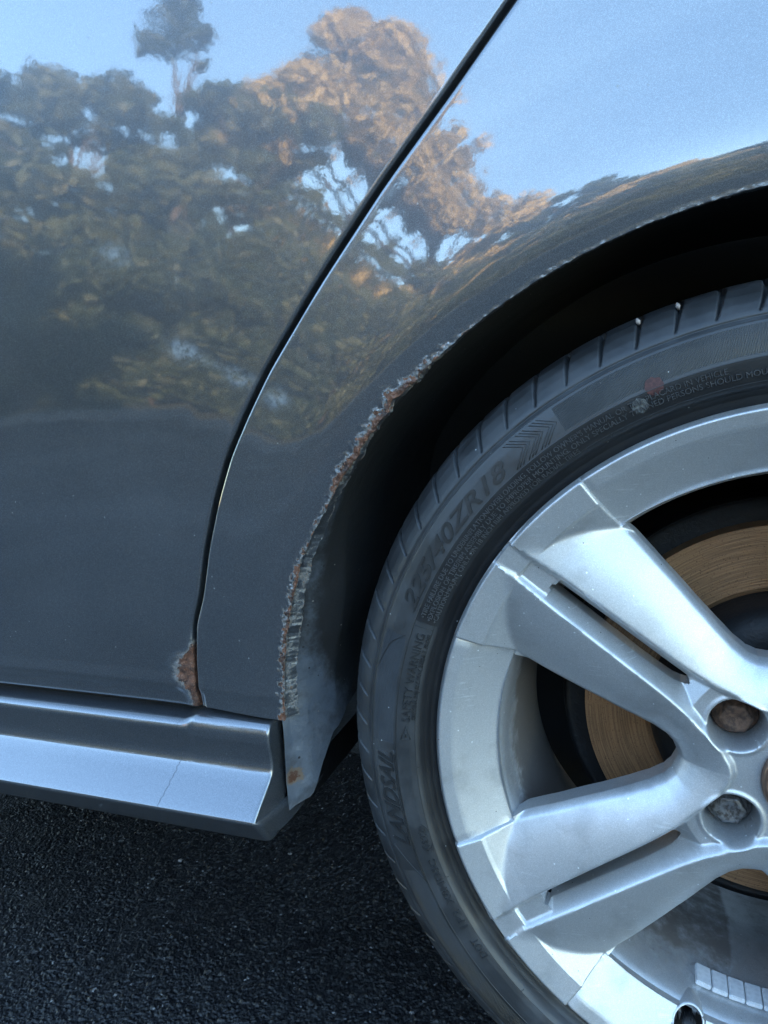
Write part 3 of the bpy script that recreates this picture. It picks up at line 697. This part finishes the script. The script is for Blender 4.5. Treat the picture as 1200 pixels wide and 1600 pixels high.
def wheel_height(r, ph):
    """depth behind the rim lip for radius r and folded angle ph (0..36 degrees)"""
    pr = np.radians(ph); al = r * np.cos(pr); pe = r * np.sin(pr)
    dc, tp = crest_dist(al, pe)
    yc = np.interp(tp, [.04, .055, .08, .12, .17, .21, .235, .245], [.0145, .0142, .0125, .0095, .0070, .0048, .0022, .0010])
    # window-section ring: narrow chamfer then a dished cone
    cone = np.interp(r, [.19, .2035, .2325, .2345, .2424, .2436, .2453], [.0340, .0258, .0052, .0041, .0012, .0018, .0052])
    # pair-section ring: broad chamfer
    conep = np.interp(r, [.17, .19, .2230, .2250, .2424, .2436, .2453], [.0460, .0325, .0078, .0050, -.0006, .0000, .0034])
    notch = sstep(-.0007, .0007, (ph - 16.7) * np.radians(1) * r)
    groove = np.exp(-((ph - 16.75) * np.radians(1) * r / .0010) ** 2) * .0015 * sstep(.200, .222, r)
    # spoke outer facet, falling from the crest to the window edge
    de = win_dist(al, pe)
    fo = np.sqrt(np.maximum(dc, 0) ** 2 + .0010 ** 2) - .0010; lw = fo + np.maximum(de, 0); tt = np.clip(fo / np.maximum(lw, 1e-4), 0, 1)
    fall = np.interp(r, [.05, .08, .12, .17, .2, .24], [.014, .017, .016, .017, .020, .024])
    facet = yc + fall * (0.55 * tt + .45 * tt ** 2.4)
    facet = facet + .0045 * (1 - np.clip(de / .0045, 0, 1)) ** 2
    outer_p = smin(facet, conep + .0, .0016)
    outer_p = np.where(r > .19, outer_p, facet)
    notch = notch * sstep(.2022, .2042, r)
    outer = outer_p * (1 - notch) + cone * notch + groove
    # slot side: steep slope from the crest, and hub floor inside
    fi = np.sqrt(np.maximum(-dc, 0) ** 2 + .0012 ** 2) - .0012
    slope = yc + 2.2 * fi
    floor = np.interp(r, [.0, .05, .085, .095, .12, .2], [.0195, .0195, .0205, .028, .038, .038])
    block = np.interp(r, [.2020, .2035, .2250, .2262, .2440, .2452], [.0200, .0105, .0080, .0050, .0010, .0030])
    blk = np.where(r > .2015, block, 1.0)
    inner = smin(slope, smin(floor, blk, .0008), .0022)
    inner = np.where(r > .2275, smin(yc + .8 * fi, block, .0010), inner)
    y = np.where(dc > 0, outer, inner)
    # lug pocket
    dp = np.hypot(al - .0570, pe)
    rimr = np.exp(-((dp - .0192) / .0016) ** 2) * .0012
    y = y - rimr * (r < .085)
    y = y + .024 * sstep(.0182, .0150, dp)
    # hub centre recess for the cap
    y = y + .004 * sstep(.0305, .0290, r)
    return y
def build_face():
    rs = np.unique(np.round(np.r_[np.arange(.016, .0785, .00075), np.arange(.0785, .1005, .0005), np.arange(.1005, .200, .0014), np.arange(.200, .2300, .0005), np.arange(.2300, .2456, .0006), WIN_R0, WIN_R1, .0940, .2055], 6))
    u1 = np.linspace(0, 1, 9); u2 = .5 - .5 * np.cos(np.linspace(0, math.pi, 60)); u3 = np.linspace(0, 1, 24)
    u2 = .6 * u2 + .4 * np.linspace(0, 1, 60)
    half = []
    for r in rs:
        s = float(slot_half(r)) if .0940 < r < .2055 else 0.0
        w = float(win_half(r)) if WIN_R0 <= r <= WIN_R1 else (36.0 if r < WIN_R0 else 17.5)
        s = max(s, 0.0); s2 = s if s > 0 else min(.8, w * .1)
        if r < WIN_R0 and w == 36.0: w = 36 - .0
        # keep columns from collapsing: outside the openings the breakpoints relax
        if r < .0940: s2 = float(np.interp(r, [.016, .0940], [2.0, .6]))
        if r > .2055: s2 = float(np.interp(r, [.2055, .246], [.3, .8]))
        if r < WIN_R0: w = float(np.interp(r, [.016, WIN_R0 - .0012, WIN_R0], [30, 33.5, 36]))
        if r > WIN_R1: w = float(np.interp(r, [WIN_R1, WIN_R1 + .003, .246], [17.5, 16.75, 16.75]))
        half.append(np.r_[u1 * s2, (s2 + u2 * (w - s2))[1:], (w + u3 * (36 - w))[1:]])
    half = np.array(half); nr, nh = half.shape
    ci = len(u1) - 1; cw = ci + len(u2) - 1
    # full sector: mirrored
    sec = np.concatenate([-half[:, ::-1], half[:, 1:]], 1); fold = np.abs(sec); ns = sec.shape[1]
    R = rs[:, None] + 0 * sec
    Yh = wheel_height(R, fold)
    mid = nh - 1
    # cells removed
    keep = np.ones((nr - 1, ns - 1), bool)
    rm = .5 * (rs[:-1] + rs[1:]); jc = np.abs(np.arange(ns - 1) + .5 - mid)
    keep[np.ix_((rm > WIN_R0) & (rm < WIN_R1), jc > cw)] = False
    keep[np.ix_((rm > .0940) & (rm < .2055), jc < ci)] = False
    bm = bmesh.new(); Vs = []; vmap = {}
    allV = []; allF = []
    offs = 0
    for k in range(5):
        a = np.radians(PAIR + 72 * k + sec)
        yy = Yh.copy()
        if True:
            X = -R * np.cos(a); Z = R * np.sin(a)
            # valve hole in the ring, at one window only
            va = math.radians(-70.0); vx, vz = -.2105 * math.cos(va), .2105 * math.sin(va)
            dv = np.hypot(X - vx, (Z - vz)); yy = yy + .022 * sstep(.0104, .0094, dv) 
        allV.append(np.stack([X, yy, H + Z], -1).reshape(-1, 3))
        allF.append(grid_faces(nr, ns, keep=keep) + offs); offs += nr * ns
    V = np.concatenate(allV); Fq = np.concatenate(allF)
    # weld sector seams and mirrored duplicates
    key = np.round(V * 2e5).astype(np.int64); _, first, inv = np.unique(key, axis=0, return_index=True, return_inverse=True)
    inv = inv.ravel()
    V = V[first]; Fq = inv[Fq]
    good = np.array([len(set(f)) >= 3 for f in Fq.tolist()]); Fq = Fq[good]
    me = bpy.data.meshes.new('alloy_face')
    for v in V: bm.verts.new(v)
    bm.verts.ensure_lookup_table()
    for f in Fq.tolist():
        u = []
        for q in f:
            if q not in u: u.append(q)
        try: bm.faces.new([bm.verts[q] for q in u])
        except ValueError: pass
    bm.normal_update()
    used = [v for v in bm.verts if not v.link_faces]; bmesh.ops.delete(bm, geom=used, context='VERTS')
    edges = [e for e in bm.edges if len(e.link_faces) == 1]
    # inner hub circle excluded, outer lip kept
    for depth, inset in ((.0008, .0010), (.0016, .0006), (.006, .0004), (.006, .0000)):
        ret = bmesh.ops.extrude_edge_only(bm, edges=edges)
        nv = [g for g in ret['geom'] if isinstance(g, bmesh.types.BMVert)]
        for v in nv: v.co.y += depth
        edges = [g for g in ret['geom'] if isinstance(g, bmesh.types.BMEdge)]
    bm.normal_update()
    bmesh.ops.recalc_face_normals(bm, faces=bm.faces)
    bm.to_mesh(me); bm.free()
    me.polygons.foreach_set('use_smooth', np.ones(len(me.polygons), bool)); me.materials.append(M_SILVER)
    n = len(me.vertices); co = np.zeros(n * 3, np.float32); me.vertices.foreach_get('co', co); co = co.reshape(-1, 3)
    rr = np.hypot(co[:, 0], co[:, 2] - H)
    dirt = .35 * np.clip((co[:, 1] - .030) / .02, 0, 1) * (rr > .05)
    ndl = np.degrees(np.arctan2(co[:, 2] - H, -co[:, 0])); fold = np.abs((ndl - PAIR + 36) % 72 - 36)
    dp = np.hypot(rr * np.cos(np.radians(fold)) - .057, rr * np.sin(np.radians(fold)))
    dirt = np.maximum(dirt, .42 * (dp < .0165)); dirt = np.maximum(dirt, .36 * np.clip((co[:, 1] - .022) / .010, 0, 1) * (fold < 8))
    at = me.attributes.new('dirt', 'FLOAT', 'POINT'); at.data.foreach_set('value', dirt.astype(np.float32))
    me.set_sharp_from_angle(angle=math.radians(42))
    o = bpy.data.objects.new('alloy_face', me); COL.objects.link(o); o.parent = wheel
    return o
build_face()
# rim barrel
def barrel():
    prof = resample([(.0285, .2038), (.034, .2015), (.045, .1990), (.060, .1965), (.085, .1930), (.110, .1915), (.135, .1925), (.165, .1990), (.190, .2080), (.205, .2130)], 60)
    n = 360; th = np.radians(np.linspace(0, 360, n, endpoint=False)); y = prof[:, 0][:, None] + 0 * th; r = prof[:, 1][:, None] + 0 * th
    V = np.stack([-r * np.cos(th), y, H + r * np.sin(th)], -1).reshape(-1, 3)
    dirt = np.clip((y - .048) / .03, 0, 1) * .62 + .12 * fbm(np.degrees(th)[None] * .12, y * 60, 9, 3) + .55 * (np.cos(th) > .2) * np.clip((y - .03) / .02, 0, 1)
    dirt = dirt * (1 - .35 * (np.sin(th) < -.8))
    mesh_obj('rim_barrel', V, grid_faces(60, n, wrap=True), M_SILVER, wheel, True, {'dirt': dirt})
barrel()
lathe('rim_lip', resample([(.0046, .2452), (.0060, .2458), (.008, .2455), (.014, .2435), (.02, .243)], 12), 360, M_SILVER, wheel, flip=False)

# tyre
TP = np.array([(.0120, .2430), (.0095, .2475), (.0080, .2510), (.0035, .2545), (-.0015, .2568), (-.0040, .2590), (-.0056, .2630), (-.0068, .2685), (-.0074, .2725),
               (-.0070, .2745), (-.0062, .2800), (-.0046, .2870), (-.0022, .2925), (-.0008, .2945), (.0014, .2955), (.0006, .2966), (.0022, .2995), (.0060, .3045), (.0110, .3095), (.0180, .3138), (.0280, .3166),
               (.0400, .3182), (.0520, .3188), (.0535, .3125), (.0605, .3125), (.0620, .3192), (.0900, .3198), (.0915, .3130), (.0995, .3130), (.1010, .3198), (.1300, .3196), (.1315, .3130), (.1395, .3130), (.1410, .3190), (.1700, .3180), (.1900, .3150), (.2100, .3030), (.2200, .2800), (.2180, .2600), (.2050, .2430)])
def tyre():
    seg = np.r_[0, np.cumsum(np.hypot(*np.diff(TP, axis=0).T))]
    front = np.unique(np.r_[np.arange(0, seg[22], .0009), seg[:]])
    s = front; P = np.c_[np.interp(s, seg, TP[:, 0]), np.interp(s, seg, TP[:, 1])]
    k = np.hanning(7); k /= k.sum()
    m = s < seg[12]
    Ps = P.copy()
    for c in (0, 1):
        q = np.convolve(np.pad(P[:, c], 3, mode='edge'), k, 'valid'); Ps[:, c] = np.where(s < seg[22] - .004, q, P[:, c])
    P = Ps
    NS = 82; n = NS * 34; th = np.radians(np.linspace(0, 360, n, endpoint=False))
    t = np.gradient(P, axis=0); t /= np.maximum(np.hypot(t[:, 0], t[:, 1])[:, None], 1e-9); nrm = np.c_[-t[:, 1], t[:, 0]]   # outward
    y = P[:, 0][:, None]; r = P[:, 1][:, None]
    deg = np.degrees(th)[None]
    # shoulder sipes, curved and tapering towards the sidewall
    per = 360.0 / NS; u = np.clip((s - seg[15]) / (seg[21] - seg[15]), 0, 1)[:, None]
    ph = (deg - 73.3 - 1.2 * u - .9 * np.sin(u * 2.6) + per / 2) % per - per / 2
    dist = np.radians(ph) * r
    wdt = .0005 + .00115 * sstep(.0, .7, u)
    on = sstep(seg[15] + .0020, seg[15] + .0045, s)[:, None] * (1 - sstep(seg[22] - .001, seg[22], s))[:, None]
    dep = .0045 * on * sstep(0.0, .55, u + .22) * (1 - sstep(wdt * .8, wdt * 1.5, np.abs(dist)))
    # every second sipe carries on across the tread centre ribs
    inn = ((s > seg[25]) & (s < seg[34]))[:, None]
    ph2 = (deg + y * 220 + per) % (per * 2) - per
    dep = dep + .005 * inn * (1 - sstep(.0012, .0020, np.abs(np.radians(ph2) * r)))
    Y = y - dep * nrm[:, 0][:, None]; R = r - dep * nrm[:, 1][:, None]
    V = np.stack([-R * np.cos(th), Y + 0 * R, H + R * np.sin(th)], -1).reshape(-1, 3)
    band = (sstep(seg[9], seg[9] + .001, s) * (1 - sstep(seg[12] - .0015, seg[12] - .0005, s)))[:, None]
    dm = (deg + 180) % 360 - 180
    inr = 1 - ((dm > 19) & (dm < 57.5)) * 1.0 - ((dm > -19.5) & (dm < 1.8)) * .75
    hatch = band * inr
    ri = P[:, 1][:, None]; fr = (P[:, 0] < .03)[:, None]
    clean = fr * np.maximum((1 - sstep(.2570, .2585, ri)), (1 - sstep(.2722, .2728, ri)) * (dm > 22.4) * (dm < 120))
    mesh_obj('tyre', V, grid_faces(len(P), n, wrap=True), M_RUB, wheel, True, {'hatch': hatch, 'ang': deg + 0 * R, 'clean': clean + 0 * R})
    # groove line between band and text, proud rib
    return P
TPP = tyre()
def tyre_y(r): # outer surface depth of the sidewall at radius r
    m = (TPP[:, 1] > .2565) & (TPP[:, 0] < .03); q = TPP[m]; o = np.argsort(q[:, 1]); return np.interp(r, q[o, 1], q[o, 0])
for rr_, w_ in ((.2729, .00045), (.2935, .0004), (.2592, .0003)):
    pr = []
    for q in np.linspace(0, math.pi, 5): rq = rr_ + w_ * math.cos(q) * -1; pr.append((float(tyre_y(rq)) - w_ * .9 * math.sin(q) + .0001, rq))
    o = lathe('moulded_ring', pr, 540, M_RUB2, wheel)

def wrap_text(txt, a0, a1, rb, ht, name='lettering', shear=0.0, ext=.0007, mat=None, offset=0.0, hgt_scale=1.0):
    cu = bpy.data.curves.new('t', 'FONT'); cu.body = txt; cu.size = 1.0; cu.extrude = .02; cu.shear = shear; cu.offset = offset; cu.resolution_u = 4; cu.space_word = 1.1
    ob = bpy.data.objects.new('t', cu); COL.objects.link(ob)
    dg = bpy.context.evaluated_depsgraph_get(); dg.update(); me = ob.evaluated_get(dg).to_mesh()
    bm = bmesh.new(); bm.from_mesh(me)
    L = [e for e in bm.edges if e.calc_length() > .12]
    if L: bmesh.ops.subdivide_edges(bm, edges=L, cuts=3)
    bmesh.ops.triangulate(bm, faces=bm.faces)
    V = np.array([v.co[:] for v in bm.verts]); F = [[v.index for v in f.verts] for f in bm.faces]; bm.free()
    bpy.data.objects.remove(ob); bpy.data.curves.remove(cu)
    x0, x1 = V[:, 0].min(), V[:, 0].max(); y1 = .70
    s = (V[:, 0] - x0) / (x1 - x0); A = np.radians(a0 + (a1 - a0) * s); r = rb + V[:, 1] / y1 * ht
    zt = V[:, 2] / .02
    y = tyre_y(r) - ext * (zt + .1)
    W = np.stack([-r * np.cos(A), y, H + r * np.sin(A)], -1)
    return mesh_obj(name, W, np.array(F), mat or M_RUB2, wheel, False)
wrap_text('225/40ZR18', 23.4, 48.6, .2762, .0108, shear=.35, ext=.0006, offset=.012)
wrap_text('•TIRE FAILURE DUE TO UNDERINFLATION/OVERLOADING. FOLLOW OWNER\'S MANUAL OR TIRE PLACARD IN VEHICLE', 23.2, 77.8, .26735, .0034, mat=M_RUB3)
wrap_text('•EXPLOSION OF TIRE/RIM ASSEMBLY DUE TO IMPROPER MOUNTING. ONLY SPECIALLY TRAINED PERSONS SHOULD MOUNT TIRES', 23.0, 86.5, .26275, .0034, mat=M_RUB3)
wrap_text('•CAUTION:MOUNT ONLY ON 18 INCH RIM APPROVED FOR RADIAL TIRES', 23.0, 57.5, .2588, .0031, mat=M_RUB3)
wrap_text('SAFETY WARNING', 5.6, 20.6, .2628, .0060, offset=.0)
wrap_text('SERIOUS INJURY MAY RESULT FROM', 6.0, 20.8, .2590, .0026, offset=.01)
wrap_text('LANDSAIL', -15.2, .2, .2765, .0118, shear=.42, ext=.0007, offset=.022)
wrap_text('DOT', -36.2, -32.8, .2610, .0052, offset=.01); wrap_text('1P2', -30.6, -27.4, .2612, .0052, offset=.01)
wrap_text('X8MD5C', -26.2, -18.2, .2615, .0052, offset=.01); wrap_text('0522', -16.3, -13.0, .2615, .0048)
wrap_text('( )', -17.2, -12.2, .2612, .0056)
def strip(name, pts, w, mat=M_RUB2, h=.0004, closed=False, wy=0.0):
    """raised moulded line through (angle, radius) points on the sidewall"""
    P = []
    pts = list(pts) + ([pts[0]] if closed else [])
    for (a, r), (b, q) in zip(pts[:-1], pts[1:]):
        n = max(2, int(abs(a - b) / 1.0) + 2)
        for t in np.linspace(0, 1, n, endpoint=False): P.append((a + (b - a) * t, r + (q - r) * t))
    P.append(pts[-1]); P3 = []
    for a, r in P:
        A = math.radians(a); P3.append(Vector((-r * math.cos(A), float(tyre_y(r)) - h * .4, H + r * math.sin(A))))
    V, F = tube_arrays(P3, w * .5, 5); return mesh_obj(name, V, F, mat, wheel)
strip('warning_triangle', [(2.6, .2622), (2.6, .2690), (4.9, .2656)], .0007, closed=True)
strip('warning_triangle', [(3.0, .2656), (3.9, .2656)], .0007)
for a in (21.6, 22.4): strip('moulded_line', [(a, .2590), (a, .2722)], .0004)
for a in (-2.5, 30, 62, 85, -22, -44): strip('moulded_line', [(a, .2575), (a + .25, .2595)], .0005)
strip('logo_stroke', [(-21.5, .2738), (-15.2, .2905)], .0009); strip('logo_stroke', [(-21.5, .2738), (-17.0, .2748), (.6, .2748)], .0007); strip('logo_stroke', [(-20.5, .2735), (.6, .2738)], .0004)
strip('logo_stroke', [(13, .2925), (17.5, .2860), (19.5, .2765)], .0004)
for k in range(3):
    a = 51.0 + 2.1 * k
    for e in (0, .55, 1.1):
        strip('arrow_mark', [(a + e - 1.2, .2915), (a + e + .9, .2830), (a + e - 1.6, .2742)], .0006)
def dot(name, a, r, rad, mat):
    A = math.radians(a); c = np.array([-r * math.cos(A), r * math.sin(A)]); V = []; n = 28
    rs_ = np.linspace(0, 1, 7)
    rg = np.random.default_rng(int(a * 10)); ir = 1 + .06 * np.sin(np.arange(n) * 1.7) + .04 * rg.normal(size=n)
    for q in rs_:
        for k in range(n):
            p = c + rad * q * ir[k] * np.array([math.cos(2 * math.pi * k / n), math.sin(2 * math.pi * k / n)]); rr = np.hypot(*p)
            V.append((p[0], float(tyre_y(rr)) - .00022, H + p[1]))
    return mesh_obj(name, V, grid_faces(7, n, wrap=True), mat, wheel)
tag(dot('paint_dot', 69.4, .2742, .0054, M_RED), 'faded red balance dot'); tag(dot('paint_dot', 67.0, .2668, .0046, M_GREYDOT), 'smudged grey dot')
for a in (74.1, 69.75):       # small stones caught in the sipes
    A = math.radians(a + .55); r = .3122; V, F = tube_arrays([(-r * math.cos(A), .0175, H + r * math.sin(A)), (-(r + .002) * math.cos(A), .016, H + (r + .002) * math.sin(A)), (-(r + .004) * math.cos(A), .018, H + (r + .004) * math.sin(A))], [.0008, .0016, .0007], 6)
    mesh_obj('stone', V, F, simple('pale_stone', (.42, .36, .32), .8), wheel)

# centre cap, bolts, weights, valve
cap = lathe('centre_cap', [(.0145, .0001), (.0145, .020), (.0150, .0262)], 96, M_CAPNAVY, wheel)
lathe('cap_ring', [(.0150, .0260), (.0132, .0266), (.0130, .0285), (.0150, .0300), (.022, .0302)], 96, M_COPPER, cap)
lathe('hub_core', [(.022, .0001), (.022, .031)], 48, M_BLACK, wheel)
for k in range(5):
    A = math.radians(PAIR + 72 * k); cx, cz = -.057 * math.cos(A), .057 * math.sin(A); V = []; n = 48
    prof = [(.0445, .0150), (.0400, .0150), (.0385, .0135), (.0385, .0118), (.0300, .0108), (.0285, .0092), (.0290, .0070), (.0300, .0001)]
    b = lathe('lug_bolt', prof, n, M_BOLT2 if k == 4 else M_BOLT, wheel, center=(cx, cz))
    me = b.data
    for v in me.vertices:      # hexagonal head
        dx, dz = v.co.x - cx, v.co.z - H - cz; r = math.hypot(dx, dz)
        if r < .0113 and v.co.y < .034 and r > .005:
            th = math.atan2(dz, dx); f = math.cos(math.pi / 6) / math.cos(((th) % (math.pi / 3)) - math.pi / 6); v.co.x = cx + dx * f; v.co.z = H + cz + dz * f
WA0 = -71.9
for k in range(7):
    bm = bmesh.new(); V, F = box_arr(-.0055, .0055, -.0088, .0088, 0, .0042)
    vs = [bm.verts.new(v) for v in V]; [bm.faces.new([vs[i] for i in f]) for f in F]
    bmesh.ops.bevel(bm, geom=list(bm.edges), offset=.0007, segments=2, affect='EDGES'); bmesh.ops.recalc_face_normals(bm, faces=bm.faces)
    me = bpy.data.meshes.new('balance_weight'); bm.to_mesh(me); bm.free(); me.materials.append(M_LEAD)
    A = math.radians(WA0 - 3.45 * k); r = .1975
    o = bpy.data.objects.new('balance_weight', me); COL.objects.link(o); o.parent = wheel
    up = Vector((math.cos(A), 0, -math.sin(A))); yv = Vector((0, 1, .06)).normalized(); tv = yv.cross(up).normalized(); up = tv.cross(yv)
    M3 = Matrix((tv, yv, up)).transposed().to_4x4(); M3.translation = Vector((-r * math.cos(A), .055, H + r * math.sin(A))); o.matrix_local = M3
va = math.radians(-70.0); vb = Vector((-.2105 * math.cos(va) - .001, .036, H + .2105 * math.sin(va))); ax = Vector((.10, -.96, -.02)).normalized()
pts = [vb, vb + ax * .008, vb + ax * .0085, vb + ax * .018, vb + ax * .0185, vb + ax * .025, vb + ax * .027]
def boss(name, prof, mat):
    o = lathe(name, prof, 64, mat, wheel, center=(-.2105 * math.cos(va), .2105 * math.sin(va)))
    for v in o.data.vertices:
        if v.co.y < .035: v.co.y += (.2105 - math.hypot(v.co.x, v.co.z - H)) * .70
    return o
boss('valve_bore', [(.046, .0001), (.046, .0090), (.0215, .0094)], simple('dark_bore', (.035, .027, .022), .7))  # bore wall and bottom coloured dark brown
boss('valve_boss', [(.0212, .0094), (.0202, .0099), (.0203, .0106), (.0215, .0112), (.0340, .0114)], M_SILVER)
V, F = tube_arrays(pts, [.0042, .0038, .0046, .0046, .0041, .0041, .0024], 20); st = mesh_obj('valve_stem', V, F, M_GLOSSBLK, wheel)
u = ax.orthogonal().normalized(); w = ax.cross(u)
for k in range(16):
    q = 2 * math.pi * k / 16; c = vb + (u * math.cos(q) + w * math.sin(q)) * .0046
    V, F = tube_arrays([c + ax * .009, c + ax * .0175], .00045, 4); mesh_obj('rib', V, F, M_BLACK, st)

# brake: disc, hat and backing plate
dsc = lathe('brake_disc', resample([(.118, .100), (.1162, .103), (.116, .106), (.116, .125), (.116, .1475), (.1165, .1495), (.120, .150), (.138, .150)], 40), 300, M_DISC, car, attrs=True)
lathe('disc_hat', [(.118, .1000), (.098, .0965), (.088, .0920), (.082, .0850), (.080, .0740), (.080, .020)], 120, M_BLACK, car)
lathe('backing_plate', resample([(.133, .10), (.136, .150), (.136, .166), (.132, .1690), (.150, .1700)], 24), 200, M_BLACK, car)
V, F = tube_arrays([(0, .10, H), (0, .5, H), (0, 1.7, H)], [.045, .035, .035], 20); mesh_obj('axle', V, F, M_BLACK, car)
for (a0, a1) in ((150, 212),):
    mesh_obj('brake_caliper', *[(lambda V, F: (V, F))(*tube_arrays([(-.14 * math.cos(math.radians(a)), .13, H + .14 * math.sin(math.radians(a))) for a in np.linspace(a0, a1, 10)], [.015] + [.028] * 8 + [.015], 12))][0], M_BLACK, car)
# far wheel on the same axle
lathe('far_wheel', [(1.55, .2), (1.55, .30), (1.58, .314), (1.74, .314), (1.77, .29), (1.76, .05)], 90, M_RUBD, car)
